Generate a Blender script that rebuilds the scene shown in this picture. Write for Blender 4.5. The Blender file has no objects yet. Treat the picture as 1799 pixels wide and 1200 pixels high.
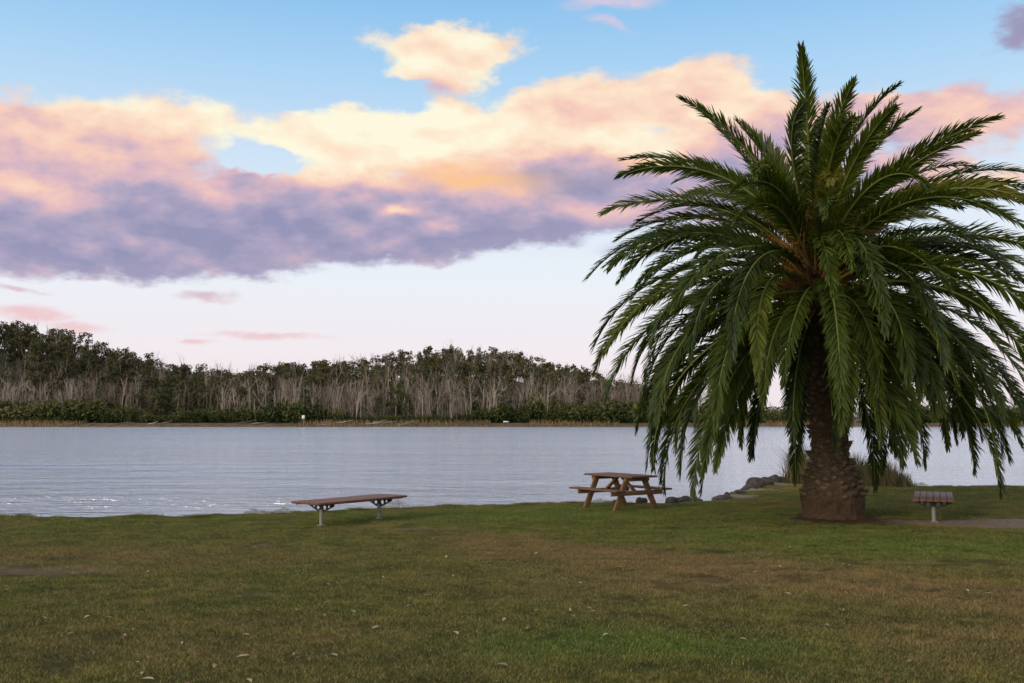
import bpy, bmesh, math, random
import numpy as np
from mathutils import Vector, Matrix
random.seed(7); rng=np.random.default_rng(11)
R=math.radians
FP=1749.0; CAMZ=2.0; PITCH=math.atan(135/FP)
scene=bpy.context.scene

def s2l(c):
    o=[]
    for v in c:
        v=v/255.0
        o.append(v/12.92 if v<=0.04045 else ((v+0.055)/1.055)**2.4)
    return (o[0],o[1],o[2],1.0)

# ---------------------------------------------------------------- node helper
class G:
    def __init__(s,tree): s.t=tree; s.n=tree.nodes; s.l=tree.links
    def node(s,typ,**p):
        n=s.n.new(typ)
        for k,v in p.items(): setattr(n,k,v)
        return n
    def put(s,sock,v):
        if isinstance(v,bpy.types.NodeSocket): s.l.new(v,sock)
        elif v is not None:
            sock.default_value=v
    def m(s,op,a,b=None,c=None,clamp=False):
        n=s.node('ShaderNodeMath',operation=op); n.use_clamp=clamp
        s.put(n.inputs[0],a); s.put(n.inputs[1],b); s.put(n.inputs[2],c)
        return n.outputs[0]
    def v(s,op,a,b=None,scale=None):
        n=s.node('ShaderNodeVectorMath',operation=op)
        s.put(n.inputs[0],a); s.put(n.inputs[1],b)
        if scale is not None: s.put(n.inputs['Scale'],scale)
        return n.outputs['Value'] if op in('LENGTH','DOT_PRODUCT') else n.outputs['Vector']
    def noise(s,vec,scale,detail=4,rough=0.5,dist=0.0,out='Fac'):
        n=s.node('ShaderNodeTexNoise'); s.put(n.inputs['Vector'],vec)
        n.inputs['Scale'].default_value=scale; n.inputs['Detail'].default_value=detail
        n.inputs['Roughness'].default_value=rough; n.inputs['Distortion'].default_value=dist
        return n.outputs[out]
    def ss(s,x,a,b,lo=0.0,hi=1.0):
        n=s.node('ShaderNodeMapRange',interpolation_type='SMOOTHSTEP')
        s.put(n.inputs['Value'],x); n.inputs['From Min'].default_value=a; n.inputs['From Max'].default_value=b
        n.inputs['To Min'].default_value=lo; n.inputs['To Max'].default_value=hi
        return n.outputs[0]
    def ramp(s,x,stops,interp='LINEAR'):
        n=s.node('ShaderNodeValToRGB'); cr=n.color_ramp; cr.interpolation=interp
        while len(cr.elements)<len(stops): cr.elements.new(0.5)
        for e,(p,c) in zip(cr.elements,stops): e.position=p; e.color=c
        s.put(n.inputs[0],x); return n.outputs[0]
    def mix(s,f,a,b,blend='MIX'):
        n=s.node('ShaderNodeMix',data_type='RGBA',blend_type=blend)
        s.put(n.inputs[0],f); s.put(n.inputs[6],a); s.put(n.inputs[7],b)
        return n.outputs[2]
    def comb(s,x,y,z):
        n=s.node('ShaderNodeCombineXYZ'); s.put(n.inputs[0],x); s.put(n.inputs[1],y); s.put(n.inputs[2],z); return n.outputs[0]
    def sep(s,v):
        n=s.node('ShaderNodeSeparateXYZ'); s.put(n.inputs[0],v); return n.outputs
    def tex(s,p,c,r,rot=0.0):
        n=s.node('ShaderNodeMapping',vector_type='TEXTURE'); s.put(n.inputs[0],p)
        n.inputs['Location'].default_value=(c[0],c[1],0); n.inputs['Rotation'].default_value=(0,0,rot)
        n.inputs['Scale'].default_value=(r[0],r[1],1.0); return n.outputs[0]
    def gauss(s,p,c,r,rot=0.0):
        q=s.tex(p,c,r,rot); d=s.v('DOT_PRODUCT',q,q)
        return s.m('POWER',2.718,s.m('MULTIPLY',d,-1.0))

def new_mat(name):
    m=bpy.data.materials.new(name); m.use_nodes=True
    g=G(m.node_tree); b=m.node_tree.nodes['Principled BSDF']
    return m,g,b
def bump(g,b,h,strength,dist):
    n=g.node('ShaderNodeBump'); n.inputs['Strength'].default_value=strength; n.inputs['Distance'].default_value=dist
    g.put(n.inputs['Height'],h); g.l.new(n.outputs[0],b.inputs['Normal'])
def pos(g): return g.node('ShaderNodeNewGeometry').outputs['Position']
def objc(g): return g.node('ShaderNodeTexCoord').outputs['Object']

# ---------------------------------------------------------------- mesh helpers
def obj_from(name,V,F,mat=None,attr=None,smooth=False,parent=None):
    V=np.asarray(V,dtype=np.float32); F=np.asarray(F,dtype=np.int32)
    me=bpy.data.meshes.new(name); k=F.shape[1]
    me.vertices.add(len(V)); me.vertices.foreach_set('co',V.ravel())
    me.loops.add(F.size); me.loops.foreach_set('vertex_index',F.ravel())
    me.polygons.add(len(F)); me.polygons.foreach_set('loop_start',np.arange(0,F.size,k,dtype=np.int32))
    try: me.polygons.foreach_set('loop_total',np.full(len(F),k,dtype=np.int32))
    except Exception: pass
    if attr is not None:
        for an,ad in attr.items():
            a=me.attributes.new(an,'FLOAT','POINT'); a.data.foreach_set('value',np.asarray(ad,dtype=np.float32))
    me.update(calc_edges=True); me.validate()
    if smooth: me.polygons.foreach_set('use_smooth',np.ones(len(me.polygons),dtype=bool))
    if mat: me.materials.append(mat)
    ob=bpy.data.objects.new(name,me); scene.collection.objects.link(ob)
    if parent: ob.parent=parent
    return ob
def empty(name,loc=(0,0,0),rot=0):
    e=bpy.data.objects.new(name,None); e.location=loc; e.rotation_euler=(0,0,rot); scene.collection.objects.link(e); return e

class Acc:
    def __init__(s): s.V=[];s.F=[];s.n=0;s.A=[]
    def add(s,V,F,a=None):
        V=np.asarray(V,float).reshape(-1,3); s.V.append(V); s.F.append(np.asarray(F,int)+s.n); s.n+=len(V)
        if a is not None: s.A.append(np.broadcast_to(np.asarray(a,float),(len(V),)))
    def get(s): return np.vstack(s.V),np.vstack(s.F)
    def attr(s): return np.concatenate(s.A)
def tube(P,rad,sides=5):
    P=np.asarray(P,float); rad=np.asarray(rad,float); n=len(P)
    T=np.gradient(P,axis=0); T/=np.linalg.norm(T,axis=1,keepdims=True)+1e-9
    ref=np.array([0.13,0.97,0.21]); 
    A=np.cross(T,ref); A/=np.linalg.norm(A,axis=1,keepdims=True)+1e-9; B=np.cross(T,A)
    an=np.linspace(0,2*np.pi,sides,endpoint=False)
    V=P[:,None,:]+rad[:,None,None]*(np.cos(an)[None,:,None]*A[:,None,:]+np.sin(an)[None,:,None]*B[:,None,:])
    F=[]
    for i in range(n-1):
        for j in range(sides):
            k=(j+1)%sides; F.append((i*sides+j,i*sides+k,(i+1)*sides+k,(i+1)*sides+j))
    return V.reshape(-1,3),np.array(F)
def box(c,s,rot=None):
    x,y,z=[v/2 for v in s]
    V=np.array([(-x,-y,-z),(x,-y,-z),(x,y,-z),(-x,y,-z),(-x,-y,z),(x,-y,z),(x,y,z),(-x,y,z)])
    if rot is not None: V=V@np.array(rot.to_3x3()).T
    F=np.array([(0,3,2,1),(4,5,6,7),(0,1,5,4),(1,2,6,5),(2,3,7,6),(3,0,4,7)])
    return V+np.array(c),F
def bevel(ob,w=0.006,seg=2):
    m=ob.modifiers.new('b','BEVEL'); m.width=w; m.segments=seg; m.limit_method='ANGLE'

def hashn(ix,iy,seed):
    h=(ix*374761393+iy*668265263+seed*1442695041)&0xffffffff
    h=((h^(h>>13))*1274126177)&0xffffffff
    return ((h^(h>>16))&0xffff)/65535.0
def vnoise(x,y,seed=0):
    x=np.asarray(x,float); y=np.asarray(y,float)
    ix=np.floor(x).astype(np.int64); iy=np.floor(y).astype(np.int64); fx=x-ix; fy=y-iy
    fx=fx*fx*(3-2*fx); fy=fy*fy*(3-2*fy)
    a=hashn(ix,iy,seed);b=hashn(ix+1,iy,seed);c=hashn(ix,iy+1,seed);d=hashn(ix+1,iy+1,seed)
    return a+(b-a)*fx+(c-a)*fy+(a-b-c+d)*fx*fy
def fbm(x,y,seed=0,o=4):
    r=0;a=0.5;t=0
    for i in range(o): r=r+a*vnoise(x*2**i,y*2**i,seed+i*17); t+=a; a*=0.5
    return r/t
def sst(x,a,b):
    t=np.clip((x-a)/(b-a),0,1); return t*t*(3-2*t)
def W(px,d): return (px-899.5)/FP*d

# ---------------------------------------------------------------- camera
cam=bpy.data.cameras.new('camera'); cam.lens=35; cam.sensor_width=36; cam.clip_end=6000; cam.clip_start=0.1
co=bpy.data.objects.new('camera',cam); scene.collection.objects.link(co)
co.location=(0,0,CAMZ); co.rotation_euler=(R(90)+PITCH,0,0); scene.camera=co

# ---------------------------------------------------------------- world sky
def azel(px,py):
    xc=(px-899.5)/FP; yc=(600-py)/FP
    d=Vector((xc,math.cos(PITCH)-math.sin(PITCH)*yc,math.sin(PITCH)+math.cos(PITCH)*yc)).normalized()
    return (math.atan2(d.x,d.y)*17.49, math.asin(d.z)*17.49)
world=bpy.data.worlds.new('World'); scene.world=world; world.use_nodes=True
world.cycles.sampling_method='NONE'
wt=world.node_tree; g=G(wt); bg=wt.nodes['Background']
D=g.node('ShaderNodeTexCoord').outputs['Generated']
dx,dy,dz=g.sep(D)[0:3]
az=g.m('ARCTAN2',dx,dy); el=g.m('ARCSINE',dz)
P0=g.comb(g.m('MULTIPLY',az,17.49),g.m('MULTIPLY',el,17.49),0.0)
Dn=g.v('MULTIPLY',D,(1.0,1.0,2.0))
w1=g.v('SUBTRACT',g.noise(Dn,7.0,1,0.5,out='Color'),(0.5,0.5,0.5))
w2=g.v('SUBTRACT',g.noise(Dn,24.0,4,0.55,out='Color'),(0.5,0.5,0.5))
warp=g.v('ADD',g.v('MULTIPLY',w1,(0.9,0.35,0)),g.v('MULTIPLY',w2,(0.8,0.50,0)))
P=g.v('ADD',P0,warp)
def blob(px,py,rx,ry,rot=0,k=1.0):
    q=g.tex(P,azel(px,py),(rx,ry),R(rot)); L=g.v('LENGTH',q)
    f=g.m('SUBTRACT',1.0,L)
    f=g.m('MULTIPLY',f,min(rx,ry)*k)
    return f
def smax(a,b,k=0.15): return g.m('SMOOTH_MAX',a,b,k)
blobs=[(150,250,2.3,.80,0),(330,208,1.3,.42,0),(-60,330,2.6,1.4,0),(200,390,3.0,1.02,0),(400,430,1.6,.66,0),(430,225,1.0,.30,-8),(740,400,2.2,.66,3),
 (620,250,2.5,.66,2),(560,380,2.6,.98,0),(800,260,1.3,.95,0),(850,365,2.6,.84,3),(1000,215,2.0,.75,8),(1060,320,1.9,.95,6),(1215,170,1.4,.66,5),
 (1330,240,1.8,.85,-4),(1300,340,1.8,.62,0),(1560,215,2.6,.55,-2),(1560,300,1.6,.45,5),
 (790,80,1.62,.36,0,1.7),(785,112,1.05,.55,0,1.4),
 (1790,45,.45,.35,15),(1770,300,.8,.2,6)]
F=None
for b in blobs:
    f=blob(*b); F=f if F is None else smax(F,f)
F=g.m('SUBTRACT',F,g.m('MULTIPLY',g.gauss(P,azel(462,285),(.46,.22)),0.85))
F=g.m('SUBTRACT',F,g.m('MULTIPLY',g.gauss(P,azel(640,160),(1.6,.16),R(8)),0.35))
fine=g.noise(Dn,30.0,6,0.6)
fine2=g.noise(Dn,11.0,4,0.55)
Fm=g.m('ADD',F,g.m('MULTIPLY',g.m('SUBTRACT',fine,0.5),0.42))
Fm=g.m('ADD',Fm,g.m('MULTIPLY',g.m('SUBTRACT',fine2,0.5),0.30))
mask=g.ss(Fm,-0.04,0.20)
small=[(145,491,.45,.06,-2,.8),(370,520,.5,.11,3,.8),(30,507,.5,.05,-4,.7),(480,590,1.1,.085,0,.8),(60,550,.55,.13,-3,.8),(140,575,.6,.10,-5,.7),(345,600,.3,.05,0,.7),
 (1080,5,1.0,.14,0,.6),(1070,42,.5,.1,-20,.5),(1130,435,.9,.14,0,.6)]
Ps=g.v('ADD',P0,g.v('MULTIPLY',w2,(0.7,0.35,0)))
sm=None
for (x,y,rx,ry,ro,k) in small:
    q=g.m('MULTIPLY',g.gauss(Ps,azel(x,y),(rx,ry),R(ro)),k)
    sm=q if sm is None else g.m('MAXIMUM',sm,q)
sm=g.m('MULTIPLY',g.ss(sm,0.12,0.75),g.ss(fine,0.3,0.6,0.4,1.0))
# unseen sky (behind & overhead): broken cloud deck added for warmer, brighter light
outside=g.m('MAXIMUM',g.ss(g.m('ABSOLUTE',az),0.70,1.0),g.ss(el,0.52,0.75))
rest=g.m('MULTIPLY',g.ss(fine2,0.36,0.56),outside)
elS=g.m('MULTIPLY',el,17.49)
t=g.ss(g.m('ADD',elS,g.m('MULTIPLY',g.sep(warp)[1],1.0)),azel(900,440)[1],azel(900,200)[1],0.06,0.57)
lit=[(690,240,2.4,.65,3,.58),(840,230,.8,.5,0,.12),(790,90,1.8,.5,0,.32),(800,160,1.0,.22,0,-.22),(240,190,2.2,.35,0,.20),(1180,180,2.0,.55,8,.22),
 (60,345,1.1,.42,0,.28),(1150,283,.5,.22,5,.4),(1080,250,1.0,.2,10,.2),(690,372,.3,.1,0,.45),(770,400,.7,.14,10,.22),(1010,300,1.2,.28,0,-.22),(1500,250,3.0,1.0,0,-.10),
 (1790,45,.9,.6,0,-.75),(1760,300,1.2,.3,0,.45),(1600,180,1.6,.3,0,-.10),(430,240,.9,.22,-8,.16),(540,290,1.2,.25,0,.2),(120,300,1.8,.3,0,.12)]
for (x,y,rx,ry,ro,k) in lit:
    t=g.m('ADD',t,g.m('MULTIPLY',g.gauss(P,azel(x,y),(rx,ry),R(ro)),k))
Du=g.v('ADD',Dn,(0.006,0.0,0.030))
rel=g.m('SUBTRACT',g.noise(Dn,13.0,6,0.52),g.noise(Du,13.0,6,0.52))
t=g.m('ADD',t,g.m('MULTIPLY',rel,1.1))
t=g.m('ADD',t,g.m('MULTIPLY',g.m('SUBTRACT',fine,0.5),0.18),clamp=True)
t=g.m('ADD',t,g.ss(Fm,0.0,0.6,0.10,0.0),clamp=True)
ccol=g.ramp(t,[(0.0,s2l((146,146,182))),(0.2,s2l((176,165,193))),(0.4,s2l((219,183,194))),(0.58,s2l((248,204,187))),(0.78,s2l((255,228,200))),(1.0,s2l((255,249,222)))])
org=g.m('ADD',g.gauss(P,azel(835,318),(1.15,.2)),g.m('MULTIPLY',g.gauss(P,azel(1120,292),(.5,.14)),0.5),clamp=True)
ccol=g.mix(g.m('MULTIPLY',org,0.95),ccol,s2l((255,198,140)))
skyc=g.ramp(g.m('MULTIPLY',el,1/R(60)),[(0.0,s2l((236,224,230))),(0.06,s2l((241,232,237))),(0.13,s2l((234,239,246))),(0.22,s2l((214,230,246))),(0.32,s2l((172,211,243))),(0.40,s2l((134,190,236))),(0.6,s2l((100,158,220))),(1.0,s2l((74,124,194)))])
sky=g.node('ShaderNodeTexSky',sky_type='NISHITA'); sky.sun_disc=False; sky.sun_elevation=R(17); sky.sun_rotation=R(225)
skyc=g.mix(1.0,skyc,g.v('SCALE',sky.outputs[0],scale=0.004),'ADD')
smc=g.ramp(g.m('MULTIPLY',el,1/R(30)),[(0,s2l((240,205,205))),(0.2,s2l((238,202,206))),(0.27,s2l((178,178,205))),(0.6,s2l((190,190,215))),(0.75,s2l((240,205,215)))])
col=g.mix(g.m('MULTIPLY',rest,0.9),skyc,(1.0,0.86,0.74,1))
col=g.mix(sm,col,smc)
col=g.mix(g.m('MULTIPLY',mask,0.97),col,ccol)
g.put(bg.inputs[0],col); bg.inputs[1].default_value=1.0

sun=bpy.data.lights.new('sun','SUN'); sun.energy=1.65; sun.angle=R(22); sun.color=(1.0,0.82,0.58)
so=bpy.data.objects.new('sun',sun); scene.collection.objects.link(so)
sd=Vector((-0.70,-0.70,0.30)); so.rotation_euler=sd.to_track_quat('Z','Y').to_euler()

# ---------------------------------------------------------------- ground
shx=np.array([-300,-60,-25,-10.6,-8.3,-4.84,-3.5,-2.6,0,1.4,3.8,5.0,5.9,7.3,8.7,10.5,11.9,13.5,15,25,60,300])
shy=np.array([16,19,20.5,20.6,20.6,21.2,22.1,22.6,23.5,24.1,24.5,25.2,27.3,30.4,32.3,31.5,29.8,29.5,29.3,28.5,26,20])
def shore(x): return np.interp(x,shx,shy)+(fbm(x*0.9+3,x*0+1.3,5,4)-0.5)*0.9+(fbm(x*3.3+3,x*0+4.3,8,3)-0.5)*0.35
def gh(x,y):
    s=shore(x)-y
    beach=np.exp(-((x-5.5)/2.6)**2)
    wd=0.45+1.5*beach
    top=0.05*(fbm(x*0.25,y*0.25,2,3)-0.5)+0.03*(fbm(x*1.3,y*1.3,9,3)-0.5)
    r=np.hypot(x-6.33,y-19.8); top=top+0.10*np.exp(-(r/0.95)**2)
    bank=sst(s,-wd,0.15+0.7*beach)
    lip=0.05*np.exp(-((s-0.3)/0.3)**2)*(fbm(x*2.3,y*2.3,31,3))
    z=(top+lip)*bank+(1-bank)*(-0.62)
    z=z-0.9*sst(-s,wd,6.0)
    return z
xs=np.concatenate([np.linspace(-1500,-60,20),np.linspace(-55,-16,40),np.arange(-15.8,19,0.12),np.linspace(19.5,60,40),np.linspace(70,1500,20)])
ys=np.concatenate([np.linspace(-1500,-20,14),np.linspace(-15,5,20),np.arange(5.3,36,0.12),np.linspace(37,60,12),np.linspace(80,320,6)])
X,Y=np.meshgrid(xs,ys); Z=gh(X,Y)
V=np.stack([X,Y,Z],-1).reshape(-1,3); nx=len(xs); ny=len(ys)
ii,jj=np.meshgrid(np.arange(nx-1),np.arange(ny-1)); a=(jj*nx+ii).ravel()
Fq=np.stack([a,a+1,a+nx+1,a+nx],-1)

BEACH=[(3.6,24.0,.9,.35),(4.6,24.6,.9,.5),(5.6,26.0,.8,.8),(6.6,28.4,.9,.9),(7.9,30.6,1.1,.8),(9.3,31.3,1.2,.5)]
BARE=[(8.6,19.2,1.5,.65,1.5),(10.4,19.1,2.4,1.0,1.6),(-6.5,13.3,2.1,0.5,.92),(-1.75,18.2,.8,.3,.85),(-4.0,16.0,.6,.25,.70),(13.6,18.3,2.5,.7,1.2),(2.6,12.4,1.5,.4,.62),(3.6,15.0,.4,.2,.8),(-3.0,11.4,.8,.25,.58),(5.8,14.0,1.6,.14,.7)]
lg=bpy.data.node_groups.new('lawn_colour','ShaderNodeTree')
lg.interface.new_socket('Color',in_out='OUTPUT',socket_type='NodeSocketColor')
lg.interface.new_socket('Bare',in_out='OUTPUT',socket_type='NodeSocketFloat')
g=G(lg); go=g.node('NodeGroupOutput')
p=pos(g); p2=g.v('MULTIPLY',p,(1,1,0))
wv=g.v('SCALE',g.v('SUBTRACT',g.noise(p2,0.7,3,0.6,out='Color'),(0.5,0.5,0.5)),scale=2.4)
wv=g.v('MULTIPLY',wv,(1,1,0)); pw=g.v('ADD',p2,wv)
ws=g.v('SCALE',g.v('SUBTRACT',g.noise(p2,2.2,4,0.65,out='Color'),(0.5,0.5,0.5)),scale=1.4)
pws=g.v('ADD',p2,g.v('MULTIPLY',ws,(1,.6,0)))
n1=g.noise(p2,0.55,3,0.6); n2=g.noise(p2,2.6,4,0.65); n3=g.noise(p2,14,2,0.7); n4=g.noise(g.v('ADD',p2,(31,7,0)),1.2,4,0.65)
c=g.ramp(g.ss(n2,0.28,0.72),[(0,(0.044,0.074,0.009,1)),(0.5,(0.082,0.122,0.015,1)),(1,(0.148,0.168,0.031,1))])
# worn area beyond which greener grass grows (edge running diagonally across the lawn)
sx_,sy_=g.sep(pws)[0:2]
ln_=g.m('SUBTRACT',g.m('SUBTRACT',18.4,g.m('MULTIPLY',g.m('ADD',sx_,1.05),0.83)),sy_)
worn=g.m('MULTIPLY',g.ss(ln_,-0.1,0.55),g.ss(ln_,2.2,5.0,1.0,0.0))
worn=g.m('MULTIPLY',worn,g.m('MULTIPLY',g.ss(sx_,-3.0,0.2),g.ss(sx_,6.0,9.5,1.0,0.0)))
brown=g.m('MAXIMUM',worn,g.m('MULTIPLY',g.gauss(pw,(-1.5,9.0),(5.5,1.6)),0.6))
brown=g.m('MAXIMUM',brown,g.m('MULTIPLY',g.gauss(pw,(2.8,12.6),(4.0,1.9)),0.9))
brown=g.m('MAXIMUM',brown,g.m('MULTIPLY',g.gauss(pw,(4.5,9.3),(2.6,1.6)),0.8))
brown=g.m('MAXIMUM',brown,g.m('MULTIPLY',g.gauss(pw,(-6.0,14.5),(4.5,1.7)),0.75))
brown=g.m('MULTIPLY',brown,g.ss(n2,0.22,0.55,0.45,1.0))
brown=g.m('MAXIMUM',brown,g.m('MULTIPLY',g.ss(n1,0.46,0.62),0.45))
c=g.mix(g.m('MULTIPLY',brown,0.92),c,(0.205,0.148,0.066,1))
gr=g.m('MAXIMUM',g.gauss(pw,(1.0,8.9),(1.7,.8)),g.m('MULTIPLY',g.gauss(pw,(7.0,15.8),(5.0,1.5),R(-22)),0.8))
gr=g.m('MAXIMUM',gr,g.m('MULTIPLY',g.gauss(pw,(0.5,20.9),(6,1.7),R(8)),0.8))
c=g.mix(g.m('MULTIPLY',gr,0.85),c,(0.066,0.158,0.013,1))
c=g.mix(1.0,c,g.ramp(n4,[(0.3,(0.52,0.58,0.58,1)),(0.5,(1,1,1,1)),(0.7,(1.4,1.25,1.2,1))]),'MULTIPLY')
bare=None
for (x,y,rx,ry,k) in BARE+[(6.33,19.7,.9,.75,1.3)]+[(a_,b_,c_,d_,1.1) for a_,b_,c_,d_ in BEACH]:
    q=g.m('MULTIPLY',g.gauss(pws,(x,y),(rx,ry)),k); bare=q if bare is None else g.m('MAXIMUM',bare,q)
bare=g.m('MAXIMUM',bare,g.ss(n4,0.58,0.74,0,.60))
bare=g.ss(g.m('ADD',bare,g.m('MULTIPLY',g.m('SUBTRACT',n3,0.5),1.1)),0.35,0.85)
c=g.mix(g.ss(n3,0.25,0.8,0.0,0.35),c,(0.19,0.16,0.068,1))
g.put(go.inputs[0],c); g.put(go.inputs[1],bare)
def lawn(g):
    n=g.node('ShaderNodeGroup'); n.node_tree=lg; return n.outputs[0],n.outputs[1]

gm,g,b=new_mat('lawn_ground')
c,bare=lawn(g); p=pos(g)
c=g.mix(1.0,c,(0.80,0.74,0.68,1),'MULTIPLY')
px_=g.sep(p)
dirt=g.ramp(g.noise(p,9,5,0.75),[(0.3,(0.12,0.082,0.05,1)),(0.7,(0.28,0.205,0.13,1))])
dirt=g.mix(g.ss(g.m('ADD',px_[0],g.m('MULTIPLY',g.m('SUBTRACT',px_[1],19.0),.3)),6.8,8.0),dirt,g.ramp(g.noise(p,9,5,0.75),[(0.3,(0.20,0.145,0.105,1)),(0.7,(0.42,0.33,0.26,1))]))
c=g.mix(g.m('MULTIPLY',bare,.92),c,dirt)
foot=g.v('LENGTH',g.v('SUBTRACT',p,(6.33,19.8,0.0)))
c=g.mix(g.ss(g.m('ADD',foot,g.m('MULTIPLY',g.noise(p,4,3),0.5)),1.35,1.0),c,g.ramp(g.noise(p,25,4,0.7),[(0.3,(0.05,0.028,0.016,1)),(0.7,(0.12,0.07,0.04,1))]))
zz=g.m('ADD',px_[2],g.m('MULTIPLY',g.m('SUBTRACT',g.noise(p,6,4,0.6),0.5),0.14))
c=g.mix(g.ss(zz,-0.04,-0.12),c,g.ramp(g.noise(p,3.5,4,0.7),[(0.3,(0.10,0.078,0.055,1)),(0.7,(0.36,0.30,0.24,1))]))
c=g.mix(g.ss(zz,-0.34,-0.42),c,(0.05,0.042,0.03,1))
g.put(b.inputs['Base Color'],c); b.inputs['Roughness'].default_value=0.95; b.inputs['Specular IOR Level'].default_value=0.1
bump(g,b,g.noise(p,30,5,0.8),1.0,0.06)
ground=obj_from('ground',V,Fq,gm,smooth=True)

# ---------------------------------------------------------------- grass blades (instanced patch)
blm,g,b=new_mat('grass_blade')
c,bare=lawn(g)
at=g.node('ShaderNodeAttribute'); at.attribute_name='tint'
c=g.mix(g.ss(at.outputs['Fac'],0.75,0.9,0,0.7),c,(0.25,0.20,0.09,1))
c=g.mix(g.m('MULTIPLY',bare,0.75),c,(0.24,0.18,0.105,1))
c=g.mix(1.0,c,g.ramp(at.outputs['Fac'],[(0,(0.70,0.70,0.70,1)),(0.7,(1.45,1.45,1.4,1))]),'MULTIPLY')
g.put(b.inputs['Base Color'],c); b.inputs['Roughness'].default_value=0.6; b.inputs['Specular IOR Level'].default_value=0.2
nb=1150
bx=rng.uniform(-.28,.28,nb); by=rng.uniform(-.28,.28,nb); an=rng.uniform(0,6.283,nb); hh=rng.uniform(.010,.032,nb); hh[rng.random(nb)<0.04]*=1.7
ln=rng.uniform(.5,1.8,nb)*hh; la=rng.uniform(0,6.283,nb); wd=.0030
v0=np.stack([bx-wd*np.cos(an),by-wd*np.sin(an),bx*0-.006],-1); v1=np.stack([bx+wd*np.cos(an),by+wd*np.sin(an),bx*0-.006],-1)
v2=np.stack([bx+ln*np.cos(la),by+ln*np.sin(la),hh],-1)
BV=np.stack([v0,v1,v2],1).reshape(-1,3); BF=np.arange(nb*3).reshape(-1,3)
tin=np.repeat(rng.random(nb),3)
sp=0.5; QV=[]
for yy in np.arange(5.5,34,sp):
    half=yy*0.56+3.0
    for xx in np.arange(-min(half,17),min(half,20),sp):
        x=xx+rng.uniform(-.08,.08); y=yy+rng.uniform(-.08,.08)
        s=shore(np.array([x]))[0]-y
        if s<0.12: continue
        bprob=0
        for (cx,cy,rx,ry,k) in BARE: bprob=max(bprob,(k-.25)*math.exp(-((x-cx)/rx)**2-((y-cy)/ry)**2))
        for (cx,cy,rx,ry) in BEACH: bprob=max(bprob,1.5*math.exp(-((x-cx)/rx)**2-((y-cy)/ry)**2))
        if rng.random()<bprob*1.0: continue
        if math.hypot(x-6.33,y-19.8)<1.0: continue
        QV.append((x,y))
QV=np.array(QV); e=0.05
z0=gh(QV[:,0],QV[:,1]); zx=(gh(QV[:,0]+.2,QV[:,1])-gh(QV[:,0]-.2,QV[:,1]))/.4; zy=(gh(QV[:,0],QV[:,1]+.2)-gh(QV[:,0],QV[:,1]-.2))/.4
th=rng.integers(0,4,len(QV))*math.pi/2+rng.uniform(-.2,.2,len(QV))
cv=[]
for k in range(4):
    aa=th+k*math.pi/2; ox=e*np.cos(aa); oy=e*np.sin(aa); cv.append(np.stack([QV[:,0]+ox,QV[:,1]+oy,z0+zx*ox+zy*oy],-1))
QVV=np.stack(cv,1).reshape(-1,3); QF=np.arange(len(QVV)).reshape(-1,4)
gi=obj_from('grass',QVV,QF,blm)
gp=obj_from('grass_patch',BV,BF,blm,attr={'tint':tin},parent=gi)
gi.instance_type='FACES'; gi.use_instance_faces_scale=False; gi.show_instancer_for_render=False; gi.show_instancer_for_viewport=False

# ---------------------------------------------------------------- water
wm,g,b=new_mat('river_water')
p=pos(g); pa=g.v('MULTIPLY',p,(0.42,1.0,1.0))
big=g.noise(g.v('MULTIPLY',p,(0.22,1,1)),0.06,4,0.6)
amp=g.ss(big,.32,.68,.35,1.25)
h=g.m('ADD',g.m('MULTIPLY',g.noise(pa,0.45,2,0.5),1.2),g.m('ADD',g.m('MULTIPLY',g.noise(pa,1.15,2,0.5),g.m('MULTIPLY',amp,0.75)),g.m('MULTIPLY',g.noise(pa,2.6,3,0.65),amp)))
b.inputs['Base Color'].default_value=(0.72,0.785,0.865,1); b.inputs['Metallic'].default_value=0.76
b.inputs['Roughness'].default_value=0.14; b.inputs['IOR'].default_value=1.4
bump(g,b,h,1.0,0.88)
water=obj_from('river_water',[(-1500,10,-.4),(1500,10,-.4),(1500,330,-.4),(-1500,330,-.4)],[(0,1,2,3)],wm)

# ---------------------------------------------------------------- far hills
gx=np.array([-900,-320,-206,-180,-160,-137,-114,-91,-68,-45,-23,0,23,37,53,75,120,300,900])
gz=np.array([32,33,30,25,17.5,12.5,9.5,11.5,12.5,16,18,16,11,6.5,4,1.5,1.2,2,6])
def hz(x,y):
    G_=np.interp(x,gx,gz)
    z=-1.2+1.9*sst(y,276+3*fbm(x*.05,x*0,4,3),284)+G_*sst(y,292,398)
    return z+ (fbm(x*.03,y*.03,8,4)-.5)*3.0*sst(y,290,330)
xs=np.linspace(-900,900,260); ys=np.concatenate([np.arange(270,300,1.5),np.linspace(302,460,40),np.linspace(500,1500,8)])
X,Y=np.meshgrid(xs,ys); V=np.stack([X,Y,hz(X,Y)],-1).reshape(-1,3); nx=len(xs); ny=len(ys)
ii,jj=np.meshgrid(np.arange(nx-1),np.arange(ny-1)); a=(jj*nx+ii).ravel()
hm,g,b=new_mat('hill_ground'); p=pos(g)
c=g.ramp(g.noise(p,0.12,4,0.6),[(0.35,(0.030,0.035,0.017,1)),(0.65,(0.06,0.052,0.03,1))])
c=g.mix(g.ss(g.sep(p)[1],290,283),c,g.ramp(g.noise(p,0.4,4,0.7),[(0.3,(0.05,0.038,0.022,1)),(0.7,(0.17,0.12,0.065,1))]))
g.put(b.inputs['Base Color'],c); b.inputs['Roughness'].default_value=1.0
obj_from('hills',V,np.stack([a,a+1,a+nx+1,a+nx],-1),hm,smooth=True)

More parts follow.
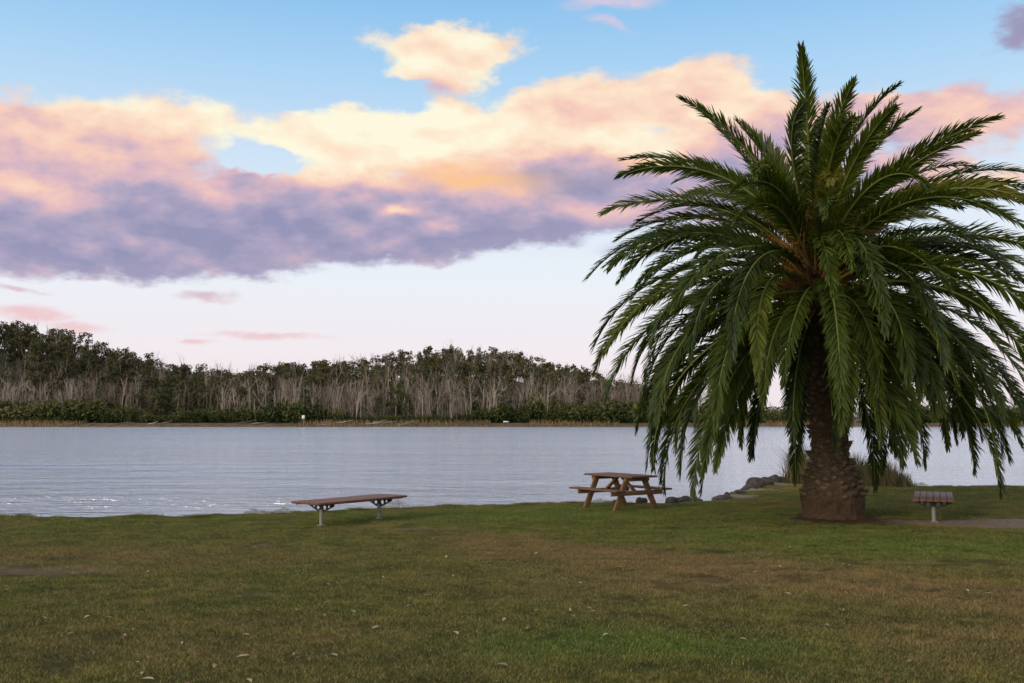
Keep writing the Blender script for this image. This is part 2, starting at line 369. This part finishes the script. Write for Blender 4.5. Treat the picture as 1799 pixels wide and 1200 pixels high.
def quads(C,size,rg):
    n=len(C); u=rg.normal(size=(n,3)); u/=np.linalg.norm(u,axis=1,keepdims=True)
    v=rg.normal(size=(n,3)); v-=u*(u*v).sum(1,keepdims=True); v/=np.linalg.norm(v,axis=1,keepdims=True)
    s=(size*rg.uniform(.6,1.3,n))[:,None]; u=u*s; v=v*s*.6
    V=np.stack([C-u-v*.4,C+u*.3-v,C+u+v*.3,C-u*.2+v],1).reshape(-1,3)
    return V,np.arange(4*n).reshape(-1,4)
def leafy(seed,H=12.5):
    rg=np.random.default_rng(seed); wood=Acc(); lv=Acc()
    lean=rg.normal(0,.5,2); top=np.array([lean[0],lean[1],H*.82])
    Pm=[np.array([0,0,-.5]),np.array([lean[0]*.3,lean[1]*.3,H*.4]),top]
    wood.add(*tube(Pm,[.20,.15,.05],4))
    for k in range(rg.integers(12,17)):
        t=rg.uniform(.14,.98); a=rg.uniform(0,6.28); r=rg.uniform(.6,2.4)*(1.25-t*.7)
        st=np.array([lean[0]*t,lean[1]*t,H*.8*t]); en=st+np.array([r*math.cos(a),r*math.sin(a),rg.uniform(.3,1.9)])
        wood.add(*tube([st,(st+en)/2+[0,0,-.15],en],[.09,.06,.03],3))
        n=rg.integers(20,40); d=rg.normal(size=(n,3)); d/=np.linalg.norm(d,axis=1,keepdims=True)
        C=en+d*(rg.uniform(.3,1,n)**.5)[:,None]*np.array([1.15,1.15,.85])*rg.uniform(.75,1.25)
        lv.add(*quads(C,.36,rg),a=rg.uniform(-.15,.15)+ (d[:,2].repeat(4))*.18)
    return wood,lv
def dead(seed,H=11.5):
    rg=np.random.default_rng(seed); w=Acc()
    def br(p,d,L,r,dep):
        q=p+d*L*.5+rg.normal(0,.05,3)*L; e=q+(d+rg.normal(0,.12,3))*L*.5
        w.add(*tube([p,q,e],[r,r*.75,r*.45],3))
        if dep>0:
            for k in range(rg.integers(3,6) if dep>1 else rg.integers(3,5)):
                t=rg.uniform(.35,1); s=p+(e-p)*t
                nd=d*.9+rg.normal(0,.42,3); nd[2]=abs(nd[2])+.25; nd/=np.linalg.norm(nd)
                br(s,nd,L*rg.uniform(.32,.55),r*.5*(1.2-t*.5),dep-1)
    d=np.array([rg.normal(0,.07),rg.normal(0,.07),1.])
    br(np.array([0,0,-.4]),d/np.linalg.norm(d),H*.78,.14,2)
    return w
def bush(seed):
    rg=np.random.default_rng(seed); lv=Acc()
    for k in range(6):
        c=np.array([rg.uniform(-1.3,1.3),rg.uniform(-1.0,1.0),rg.uniform(.6,2.5)])
        n=36; d=rg.normal(size=(n,3)); d/=np.linalg.norm(d,axis=1,keepdims=True)
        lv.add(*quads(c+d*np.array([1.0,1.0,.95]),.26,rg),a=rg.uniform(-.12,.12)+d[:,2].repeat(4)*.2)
    return lv
L=[leafy(i) for i in range(8)]; Ld=[(w.get(),(*l.get(),l.attr())) for w,l in L]
Dd=[dead(50+i).get() for i in range(9)]; Bd=[(*b_.get(),b_.attr()) for b_ in [bush(90+i) for i in range(5)]]
def place(acc,V,F,x,y,z,s,a,tint,sz=1.0):
    c,s_=math.cos(a),math.sin(a); M=np.array([[c,-s_,0],[s_,c,0],[0,0,1]])
    acc.add((V@M.T)*np.array([s,s,s*sz])+np.array([x,y,z]),F,tint)
LW,LL,DW,BB=Acc(),Acc(),Acc(),Acc()
def hs(x): return 1.0 if x<45 else max(.42,1-(x-45)/35)
for i in range(3000):
    y=290+125*rng.random()**0.85; x=rng.uniform(-1,1)*(y*.57+14)
    if x>80 and rng.random()<.35: continue
    ridge=(y-290)/125; left=1 if x<-150 else 0
    z=float(hz(np.array(x),np.array(y))); s=rng.uniform(.62,1.15)*hs(x)
    if x>60 and rng.random()<0.06: s*=1.7
    clump=float(fbm(np.array(x*.035),np.array(y*.035),66,3))
    pd=.58-.20*ridge-.28*left*ridge+(clump-.5)*1.2
    if rng.random()<pd:
        V,F_=Dd[rng.integers(9)]; place(DW,V,F_,x,y,z,s*1.12,rng.uniform(0,6.28),rng.uniform(0,.9))
    else:
        (wv_,wf),(lv_,lf,la_)=Ld[rng.integers(8)]; a=rng.uniform(0,6.28); s*=.95
        if ridge<.3: s*=.82
        place(LW,wv_,wf,x,y,z,s,a,rng.uniform(0,.8),sz=rng.uniform(.85,1.15)); place(LL,lv_,lf,x,y,z,s,a,.5+la_+rng.uniform(-.25,.25))
for i in range(640):   # foreground row of bare pale trunks
    y=rng.uniform(287,300); x=rng.uniform(-175,62); 
    if fbm(np.array(x*.03),np.array(3.),12,2)<.31: continue
    V,F_=Dd[rng.integers(9)]; place(DW,V,F_,x,y,float(hz(np.array(x),np.array(y))),rng.uniform(.55,1.25),rng.uniform(0,6.28),rng.uniform(0.1,1.1))
for i in range(1300):
    y=286+11*rng.random()**1.3; x=rng.uniform(-185,205)
    V,F_,A_=Bd[rng.integers(5)]; s=rng.uniform(.5,1.45)*(0.15+2.0*float(fbm(np.array(x*.05),np.array(1.),21,3)))
    if x>55: s*=.7
    place(BB,V,F_,x,y,float(hz(np.array(x),np.array(y)))-.2,s,rng.uniform(0,6.28),.5+A_+rng.uniform(-.28,.28))
def folmat(name,c0,c1,c2):
    m,g,b=new_mat(name); at=g.node('ShaderNodeAttribute'); at.attribute_name='tint'
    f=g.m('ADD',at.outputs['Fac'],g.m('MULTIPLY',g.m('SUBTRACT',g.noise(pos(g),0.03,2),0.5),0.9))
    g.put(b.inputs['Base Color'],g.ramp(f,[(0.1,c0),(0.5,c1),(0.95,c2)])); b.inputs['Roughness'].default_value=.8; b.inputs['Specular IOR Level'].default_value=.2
    return m
fm=folmat('eucalyptus_foliage',(0.030,0.038,0.014,1),(0.068,0.074,0.028,1),(0.130,0.120,0.054,1))
bm=folmat('bush_foliage',(0.022,0.036,0.009,1),(0.052,0.070,0.018,1),(0.125,0.125,0.045,1))
dm=folmat('dead_wood',(0.12,0.093,0.073,1),(0.25,0.20,0.165,1),(0.44,0.38,0.32,1))
forest=empty('distant_forest')
for nm,ac,mt in (('living_trunks',LW,dm),('foliage',LL,fm),('bare_trees',DW,dm)):
    V,F_=ac.get(); obj_from(nm,V,F_,mt,attr={'tint':ac.attr()},parent=forest)
V,F_=BB.get(); obj_from('riverbank_bushes',V,F_,bm,attr={'tint':BB.attr()})
# dry reeds on the far bank
n=7000; x=rng.uniform(-185,205,n); y=rng.uniform(280.5,286.5,n); z=hz(x,y)
keep=(z>-.5)&(fbm(x*.06,x*0,71,3)>.42); x,y,z=x[keep],y[keep],z[keep]; n=len(x); hh=rng.uniform(.3,1.2,n); dxx=rng.normal(0,.25,n)
V=np.stack([np.stack([x-.1,y,z-.1],-1),np.stack([x+.1,y,z-.1],-1),np.stack([x+dxx+.03,y,z+hh],-1),np.stack([x+dxx-.03,y,z+hh],-1)],1).reshape(-1,3)
obj_from('dry_reeds',V,np.arange(4*n).reshape(-1,4),folmat('dry_reed',(0.07,0.052,0.027,1),(0.15,0.11,0.055,1),(0.26,0.19,0.10,1)),attr={'tint':rng.random(n).repeat(4)})
ac=Acc()
for i in range(26):
    x=rng.uniform(-160,-20); y=rng.uniform(281,284); z=float(hz(np.array(x),np.array(y))); l=rng.uniform(2,6); a=rng.normal(0,.5)
    ac.add(*tube([(x,y,z+.1),(x+l*.5*math.cos(a),y+l*.3*math.sin(a),z+.35),(x+l*math.cos(a),y+l*.5*math.sin(a),z+rng.uniform(.2,1.2))],[.16,.12,.05],5),a=rng.random())
V,F_=ac.get(); obj_from('driftwood_logs',V,F_,dm,attr={'tint':ac.attr()})

def simple(name,col,rough=.7,var=.25,scale=20,bs=.3,metal=0,stretch=(1,1,1)):
    m,g,b=new_mat(name); p=g.v('MULTIPLY',objc(g),stretch)
    f=g.noise(p,scale,5,.65)
    lo=tuple(v*(1-var) for v in col)+(1,); hi=tuple(min(1,v*(1+var)) for v in col)+(1,)
    g.put(b.inputs['Base Color'],g.ramp(f,[(.3,lo),(.7,hi)])); b.inputs['Roughness'].default_value=rough; b.inputs['Metallic'].default_value=metal
    bump(g,b,f,bs,.004); return m
white=simple('white_paint',(.75,.75,.75),.5,.05)
grey=simple('galvanised_steel',(.26,.27,.27),.55,.2,30,.2,.4)
def far_sign(px,w,h,z0,name,two=False):
    y=281.8; x=W(px,y); zb=float(hz(np.array(x),np.array(y)))
    e_=empty(name,(x,y,zb)); ac=Acc()
    for o in ((-w*.4,w*.4) if two else (0,)): ac.add(*tube([(o,0.06,-.4),(o,0.06,z0+h*.9)],[.06,.06],6))
    V,F_=ac.get(); obj_from('post',V,F_,grey,parent=e_)
    V,F_=box((0,0,z0+h/2),(w,.04,h)); obj_from('panel',V,F_,white,parent=e_)
far_sign(534,.85,1.0,1.7,'notice_sign'); far_sign(889,1.5,.35,.7,'notice_sign',True)

# ---------------------------------------------------------------- palm
palm=empty('palm_tree',(6.33,19.8,0.05))
lfm,g,b=new_mat('palm_leaflet')
at=g.node('ShaderNodeAttribute'); at.attribute_name='tint'
c=g.ramp(at.outputs['Fac'],[(0,(0.016,0.032,0.006,1)),(0.35,(0.044,0.074,0.010,1)),(0.7,(0.098,0.132,0.018,1)),(0.95,(0.20,0.185,0.035,1)),(1.0,(0.28,0.18,0.07,1))])
g.put(b.inputs['Base Color'],c); b.inputs['Roughness'].default_value=.45; b.inputs['Specular IOR Level'].default_value=.30
tr=g.node('ShaderNodeBsdfTranslucent'); g.put(tr.inputs[0],g.mix(1.0,c,(1.5,1.7,.6,1),'MULTIPLY'))
mx=g.node('ShaderNodeMixShader'); mx.inputs[0].default_value=.22
g.l.new(b.outputs[0],mx.inputs[1]); g.l.new(tr.outputs[0],mx.inputs[2]); g.l.new(mx.outputs[0],lfm.node_tree.nodes['Material Output'].inputs[0])
rcm,g,b=new_mat('palm_stalk'); at=g.node('ShaderNodeAttribute'); at.attribute_name='tint'
g.put(b.inputs['Base Color'],g.ramp(at.outputs['Fac'],[(0,(0.34,0.15,0.04,1)),(.12,(0.34,0.20,0.05,1)),(.25,(0.18,0.20,0.05,1)),(1,(0.12,0.17,0.04,1))])); b.inputs['Roughness'].default_value=.5
LF,RC=Acc(),Acc()
tt=[0,.05,.13,.26,.42,.65,1]; AL=[86,72,60,46,30,7,-26]; BE=[72,34,-6,-38,-66,-86,-90]; LE=[3.3,3.9,4.35,4.55,4.65,4.75,4.65]
NF=185
for i in range(NF):
    t=((i+.5)/NF)**.88; az_=i*2.39996+rng.normal(0,.14)
    al=np.interp(t,tt,AL)+rng.normal(0,6); be=np.interp(t,tt,BE)+rng.normal(0,9); be=max(be,-94); Ln=np.interp(t,tt,LE)*rng.uniform(.86,1.06)
    if t<.05: Ln*=rng.uniform(.78,1.03)
    if t>.62 and math.sin(az_)<-.80: Ln*=.78
    ns=48; s=np.linspace(0,1,ns); thv=np.radians(al+(be-al)*s**1.25); azv=az_+rng.normal(0,.24)*s**1.5
    stp=Ln/(ns-1); Tv=np.stack([np.cos(thv)*np.cos(azv),np.cos(thv)*np.sin(azv),np.sin(thv)],-1)
    rb=.10+.26*min(1,t*1.6); zb=5.35-1.40*t**.9
    p0=np.array([-.28*(zb-2)/3.4+rb*math.cos(az_),rb*math.sin(az_),zb])
    Pt=p0+np.vstack([np.zeros(3),np.cumsum(Tv[:-1]*stp,axis=0)])
    rr=.032*(1-s)**.8+.005
    V,F_=tube(Pt,rr,5); RC.add(V,F_,np.repeat(s,5))
    S=np.stack([-np.sin(azv),np.cos(azv),azv*0],-1); roll=rng.normal(0,.5)
    Nn=np.cross(Tv,S)
    Nn=-Nn if (Nn[0,2]<0) else Nn
    S2=S*math.cos(roll)+Nn*math.sin(roll); N2=Nn*math.cos(roll)-S*math.sin(roll)
    npair=155; u=np.linspace(.09,1.0,npair)
    ftint=.48-.16*t+rng.normal(0,.16)
    for sd_ in (-1,1):
        uu=np.clip(u+rng.normal(0,.003,npair),0,1); k=uu*(ns-1); i0=np.clip(k.astype(int),0,ns-2); f=(k-i0)[:,None]
        lp=lambda A: A[i0]*(1-f)+A[i0+1]*f
        pb=lp(Pt); T_=lp(Tv); S_=lp(S2); N_=lp(N2)
        phi=np.radians(np.interp(uu,[.1,.3,.8,1],[46,34,26,10])+rng.normal(0,5,npair))[:,None]
        lift=(.24+rng.normal(0,.15,npair))[:,None]
        d=T_*np.cos(phi)+sd_*S_*np.sin(phi)+N_*lift; d/=np.linalg.norm(d,axis=1,keepdims=True)
        ll=(np.interp(uu,[.1,.16,.3,.6,.85,1],[.08,.24,.45,.48,.37,.20])*rng.uniform(.85,1.1,npair))[:,None]
        down=np.array([0,0,-1.0]); dr=rng.uniform(.05,.22,npair)[:,None]
        d1=d+down*dr; d1/=np.linalg.norm(d1,axis=1,keepdims=True); d2=d1+down*dr*1.5; d2/=np.linalg.norm(d2,axis=1,keepdims=True)
        q1=pb+d*ll*.35; q2=q1+d1*ll*.35; q3=q2+d2*ll*.30
        ref=N_+rng.normal(0,.34,(npair,3)); wv_=np.cross(d,ref); wv_/=np.linalg.norm(wv_,axis=1,keepdims=True)
        ww=.0138
        st=[pb-wv_*ww*.7,pb+wv_*ww*.7,q1-wv_*ww*1.1,q1+wv_*ww*1.1,q2-wv_*ww*.85,q2+wv_*ww*.85,q3-wv_*ww*.12,q3+wv_*ww*.12]
        V=np.stack(st,1).reshape(-1,3); b0=np.arange(npair)[:,None]*8
        F_=np.concatenate([b0+np.array([0,1,3,2]),b0+np.array([2,3,5,4]),b0+np.array([4,5,7,6])])
        tn=np.clip(ftint+rng.normal(0,.10,npair),0,.9)[:,None]+np.array([0,0,.02,.02,.05,.05,.12,.12])
        LF.add(V,F_,np.clip(tn,0,.96).ravel())
V,F_=LF.get(); obj_from('fronds',V,F_,lfm,attr={'tint':LF.attr()},parent=palm)
V,F_=RC.get(); obj_from('frond_stalks',V,F_,rcm,attr={'tint':RC.attr()},parent=palm,smooth=True)
# trunk
tz=np.array([-.15,0,.12,.3,.45,.55,.68,.85,1.0,1.6,2.5,3.5,4.4,5.0,5.4]); trr=np.array([.68,.61,.58,.58,.57,.52,.49,.43,.35,.30,.30,.33,.40,.36,.12])
def tx(z): return -.28*np.clip((z-.6)/4.5,0,1.1)
tkm,g,b=new_mat('palm_trunk'); p=objc(g)
f=g.noise(g.v('MULTIPLY',p,(1,1,2.2)),11,6,.75)
at=g.node('ShaderNodeAttribute'); at.attribute_name='tint'
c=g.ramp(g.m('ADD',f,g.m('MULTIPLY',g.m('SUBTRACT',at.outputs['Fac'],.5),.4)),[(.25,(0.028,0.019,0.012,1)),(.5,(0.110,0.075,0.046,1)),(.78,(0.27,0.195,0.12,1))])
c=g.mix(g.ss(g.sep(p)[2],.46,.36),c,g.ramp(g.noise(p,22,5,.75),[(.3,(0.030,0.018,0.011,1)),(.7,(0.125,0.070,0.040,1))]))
g.put(b.inputs['Base Color'],c); b.inputs['Roughness'].default_value=.9; bump(g,b,g.noise(g.v('MULTIPLY',p,(1.5,1.5,.6)),30,6,.75),1.0,.05)
ac=Acc(); zz_=np.linspace(-.15,5.4,140); ang=np.linspace(0,2*np.pi,96,endpoint=False)
Z_,A_=np.meshgrid(zz_,ang,indexing='ij'); Rr=np.interp(Z_,tz,trr)
cx_,sx2=np.cos(A_),np.sin(A_)
rough=.10*(fbm(cx_*5+9,Z_*5+sx2*5,3,4)-.5)+.14*(fbm(cx_*3+9,Z_*3+sx2*3,5,3)-.5)*(Z_<.45)+.08*(fbm(cx_*9+9,Z_*8+sx2*9,15,3)-.5)*(Z_<.45)
Rr=Rr+rough; V=np.stack([tx(Z_)+Rr*np.cos(A_),Rr*np.sin(A_),Z_],-1).reshape(-1,3)
F_=[]
for i in range(139):
    for j in range(96): F_.append((i*96+j,i*96+(j+1)%96,(i+1)*96+(j+1)%96,(i+1)*96+j))
ac.add(V,F_,.3)
k=0; z=.42
while z<5.2:
    r=float(np.interp(z,tz,trr)); a=k*2.39996+rng.normal(0,.09); 
    o=np.array([float(tx(z))+r*math.cos(a),r*math.sin(a),z+rng.normal(0,.02)]); n_=np.array([math.cos(a),math.sin(a),0]); s_=np.array([-math.sin(a),math.cos(a),0]); u_=np.array([0,0,1.])
    wd_=.085*rng.uniform(.7,1.25)*(1.2 if z<1 else 1); hh=.085*rng.uniform(.7,1.3); out=.075*rng.uniform(.3,1.8)+(.05 if z>4 else 0)
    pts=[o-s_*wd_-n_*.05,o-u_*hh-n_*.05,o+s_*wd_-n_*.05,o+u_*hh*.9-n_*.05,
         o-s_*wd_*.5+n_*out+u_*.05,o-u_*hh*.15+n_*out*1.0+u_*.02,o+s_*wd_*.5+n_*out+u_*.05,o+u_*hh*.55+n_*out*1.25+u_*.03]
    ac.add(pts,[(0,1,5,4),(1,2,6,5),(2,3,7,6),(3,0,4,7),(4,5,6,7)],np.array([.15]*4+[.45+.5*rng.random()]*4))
    z+=.0115 if z>1 else .0075; k+=1
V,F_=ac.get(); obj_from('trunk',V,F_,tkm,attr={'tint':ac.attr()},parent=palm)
orm=simple('flower_stalk',(0.36,0.19,0.05),.6,.4,12)
ac=Acc()
for i in range(34):
    a=rng.uniform(0,6.28) if i>16 else rng.uniform(3.4,5.9); zb=rng.uniform(4.7,5.6); rb=.25
    d=np.array([math.cos(a),math.sin(a),0]); L_=rng.uniform(.7,1.3)
    p0=np.array([float(tx(zb)),0,zb])+d*rb; Pm=[p0+d*L_*s*.65+np.array([0,0,L_*(1.0*s-.55*s*s)]) for s in np.linspace(0,1,7)]
    ac.add(*tube(Pm,np.linspace(.028,.014,7),5))
    for k in range(22):
        q=Pm[rng.integers(4,7)]; e_=rng.normal(0,.16,3)+d*.16; e_[2]-=rng.uniform(-.10,.22)
        ac.add(*tube([q,q+e_*.6+np.array([0,0,.04]),q+e_*1.2+np.array([0,0,-.08])],[.006,.005,.004],3))
V,F_=ac.get(); obj_from('flower_stalks',V,F_,orm,parent=palm)
ac=Acc()
for i in range(260):
    a=rng.uniform(0,6.28); zb=rng.uniform(3.9,5.0); d=np.array([math.cos(a),math.sin(a),0]); p0=np.array([float(tx(zb)),0,zb])+d*.4
    l=rng.uniform(.2,.7); e_=d*l*.5+rng.normal(0,.12,3); ac.add(*tube([p0,p0+e_,p0+e_*1.5+[0,0,-l*.6]],[.012,.008,.003],3))
V,F_=ac.get(); obj_from('dry_fibres',V,F_,simple('dry_fibre',(0.20,0.12,0.07),.9,.4),parent=palm)

# ---------------------------------------------------------------- benches
slat=simple('bench_slat_wood',(0.17,0.070,0.042),.6,.4,9,.3,0,(1,8,8))
brk=simple('bracket_steel',(.045,.045,.05),.5,.2,20,.2,.3)
def bracket(parent,xo,w):
    cu=bpy.data.curves.new('bracket','CURVE'); cu.dimensions='2D'; cu.fill_mode='BOTH'; cu.extrude=.006
    def poly(pts):
        sp_=cu.splines.new('POLY'); sp_.points.add(len(pts)-1)
        for q,pt in zip(sp_.points,pts): q.co=(pt[0],pt[1],0,1)
        sp_.use_cyclic_u=True
    h=w/2
    poly([(-h,0),(-h,-.04),(-h*.75,-.075),(-h*.3,-.145),(-.05,-.16),(.05,-.16),(h*.3,-.145),(h*.75,-.075),(h,-.04),(h,0)])
    for cx,cy,r in ((-h*.26,-.072,.042),(h*.26,-.072,.042),(-h*.58,-.050,.028),(h*.58,-.050,.028)):
        poly([(cx+r*math.cos(a),cy+r*math.sin(a)) for a in np.linspace(0,2*np.pi,20,endpoint=False)])
    t_=bpy.data.objects.new('t',cu); scene.collection.objects.link(t_); bpy.context.view_layer.update()
    me=bpy.data.meshes.new_from_object(t_.evaluated_get(bpy.context.evaluated_depsgraph_get()))
    bpy.data.objects.remove(t_)
    me.materials.clear(); me.materials.append(brk)
    o=bpy.data.objects.new('bracket',me); scene.collection.objects.link(o); o.parent=parent
    o.location=(xo,0,.415); o.rotation_euler=(R(90),0,R(90))
def bench(x,y,rot,L=2.4,w=.74,legs=.78):
    z=float(gh(np.array(x),np.array(y)))
    e_=empty('park_bench',(x,y,z),rot)     # local X = length
    n=6; pw=(w-.012*(n-1))/n; ac=Acc()
    for i in range(n): ac.add(*box((0,-w/2+pw/2+i*(pw+.012),.445),(L,pw,.040)))
    V,F_=ac.get(); o=obj_from('seat_slats',V,F_,slat,parent=e_); bevel(o,.005)
    ac=Acc()
    for s in (-1,1): ac.add(*box((0,s*(w/2-.10),.415),(L*.96,.04,.018)))
    V,F_=ac.get(); obj_from('rails',V,F_,brk,parent=e_)
    for s in (-legs,legs):
        bracket(e_,s,w*.94)
        zl=float(gh(np.array(x+s*math.cos(rot)),np.array(y+s*math.sin(rot))))-z
        V,F_=tube([(s,0,zl-.1),(s,0,.10),(s,0,.30)],[.038,.038,.038],16); obj_from('leg',V,F_,grey,parent=e_,smooth=True)
        V,F_=tube([(s,0,zl-.02),(s,0,zl+.012),(s,0,zl+.0121)],[.08,.08,.001],16); obj_from('foot_plate',V,F_,grey,parent=e_)
bx_,by_=W(619,19.3),19.35
bench(bx_,by_,R(53),2.35,.74,.76)
bench(W(1634.5,20.0),20.05,R(90-22.8),2.3,.72,.7)

# ---------------------------------------------------------------- picnic table
wtop=simple('table_top_wood',(0.14,0.078,0.052),.8,.4,7,.4,0,(1,9,9))
wleg=simple('table_leg_wood',(0.20,0.112,0.060),.75,.35,7,.4,0,(6,6,1.5))
tx0,ty0=W(1088,22.5),22.5
tb=empty('picnic_table',(tx0,ty0,float(gh(np.array(tx0),np.array(ty0)))),R(90+35))
ac=Acc()
for i in range(5): ac.add(*box((0,-.31+i*.155,.735),(1.62,.145,.04)))
V,F_=ac.get(); o=obj_from('table_top',V,F_,wtop,parent=tb); bevel(o,.006)
ac=Acc()
for s in (-1,1):
    for k in (0,1): ac.add(*box((0,s*(.62+k*.135),.445),(1.62,.125,.04)))
V,F_=ac.get(); o=obj_from('seats',V,F_,wtop,parent=tb); bevel(o,.006)
ac=Acc()
for sx in (-.56,.56):
    ac.add(*box((sx,0,.6725),(.045,.70,.085))); ac.add(*box((sx,0,.375),(.045,1.50,.10)))
    for s in (-1,1):
        a=Vector((sx+.05*(1 if sx<0 else -1),s*.24,.712)); b_=Vector((sx+.05*(1 if sx<0 else -1),s*.60,-.04)); d=b_-a
        dn=d.normalized(); xax=Vector((1,0,0)); yax=dn.cross(xax).normalized(); M=Matrix((xax,yax,dn)).transposed()
        ac.add(*box((a+b_)/2,(.05,.135,d.length),M))
    a=Vector((sx*.86,0,.40)); b_=Vector((sx*.12,0,.70)); d=b_-a; dn=d.normalized(); yax=Vector((0,1,0)); xax=yax.cross(dn); M=Matrix((xax,yax,dn)).transposed()
    ac.add(*box((a+b_)/2,(.045,.09,d.length),M))
V,F_=ac.get(); o=obj_from('frame',V,F_,wleg,parent=tb); bevel(o,.006)

# ---------------------------------------------------------------- reeds and rocks near shore
rm=folmat('reed',(0.05,0.06,0.022,1),(0.10,0.10,0.04,1),(0.22,0.17,0.085,1))
def reeds(clumps):
    ac=Acc()
    for cx,cy,rx,ry,n,h in clumps:
        for i in range(n):
            x=cx+rng.normal(0,rx*.5); y=cy+rng.normal(0,ry*.5); z=float(gh(np.array(x),np.array(y)))
            hh=h*rng.uniform(.45,1.15)*math.exp(-.5*((x-cx)/rx)**2); a=rng.uniform(0,6.28); l=abs(rng.normal(0,.30))*hh
            P_=np.array([(x+l*s*s*math.cos(a),y+l*s*s*math.sin(a),z-.05+hh*(s-.12*s*s)) for s in (0,.35,.7,1)])
            w=np.array([1,0.2,0])*.008; ws=np.array([1,.9,.6,.1])[:,None]*w
            V=np.stack([P_-ws,P_+ws],1).reshape(-1,3); ac.add(V,[(0,1,3,2),(2,3,5,4),(4,5,7,6)],rng.random())
    V,F_=ac.get(); o=obj_from('reed_clump',V,F_,rm,attr={'tint':ac.attr()})
reeds([(W(1402,31),31.0,.42,.5,900,1.3)])
reeds([(W(1530,30.2),30.0,.75,.5,1300,.95),(W(1568,29.8),29.5,.35,.3,350,.6),(W(1496,30.5),30.4,.5,.5,500,1.1)])
rk=simple('rock',(.055,.048,.042),.9,.6,4,.8)
def rocks():
    ac=Acc(); B=bmesh.new(); bmesh.ops.create_icosphere(B,subdivisions=3,radius=1)
    bv=np.array([v.co[:] for v in B.verts]); bf=np.array([[v.index for v in f.verts] for f in B.faces]); B.free()
    pts=[(W(1280,27.6),27.9,.50,.16),(W(1302,28.2),28.6,.32,.13),(W(1330,29.2),29.6,.36,.19),(W(1348,29.8),30.2,.26,.16),(W(1314,28.8),29.0,.26,.11),(W(1255,26.9),27.3,.30,.11),(W(1366,30.8),31.4,.28,.2)]
    for i in range(110):
        t=rng.random(); x=2.6+6.6*t; pts.append((x+rng.normal(0,.2),float(shore(np.array([x]))[0])+rng.uniform(-.4,1.1),rng.uniform(.05,.21),rng.uniform(.04,.13)))
    for x,y,r,h in pts:
        n=.62+.75*fbm(bv[:,0]*1.5+x*7,bv[:,1]*1.5+bv[:,2]*1.9+y*5,3,3); a=rng.uniform(0,3)
        v=bv*n[:,None]*np.array([r,r*.7,h]); v=v@np.array([[math.cos(a)*1,-math.sin(a)*1,0],[math.sin(a),math.cos(a),0],[0,0,1]]).T
        z=max(float(gh(np.array(x),np.array(y))),-.42); ac.add(v+np.array([x,y,z+h*.25]),bf)
    V,F_=ac.get(); obj_from('shore_rocks',V,F_,rk)
rocks()
# fallen leaves
lm=folmat('dry_leaf',(0.15,0.09,0.045,1),(0.28,0.20,0.12,1),(0.50,0.42,0.29,1)); ac=Acc(); cnt=0
while cnt<360:
    y=6.5+15*rng.random()**1.1; x=rng.uniform(-1,1)*(y*.56+1.0)
    if fbm(np.array(x*.5),np.array(y*.5),77,3)<rng.uniform(.3,.65): continue
    z=float(gh(np.array(x),np.array(y))); l=rng.uniform(.015,.065); w=l*rng.uniform(.22,.5); a=rng.uniform(0,6.28); c_,s_=math.cos(a),math.sin(a); cu=rng.uniform(.004,.02); zo=z+.018
    loc=[(-l,0,0),(-l*.3,-w,cu),(l*.4,-w*.8,cu),(l,0,.002),(l*.4,w*.8,cu*1.4),(-l*.3,w,cu*1.2)]
    v=[(x+p_[0]*c_-p_[1]*s_,y+p_[0]*s_+p_[1]*c_,zo+p_[2]) for p_ in loc]
    ac.add(v,[(0,1,4,5),(1,2,3,4)],rng.random()); cnt+=1
V,F_=ac.get(); obj_from('fallen_leaves',V,F_,lm,attr={'tint':ac.attr()})

scene.view_settings.view_transform='Standard'; scene.view_settings.look='None'; scene.view_settings.exposure=0
print('grass patches',len(QV),'leaf quads',LL.n//4)
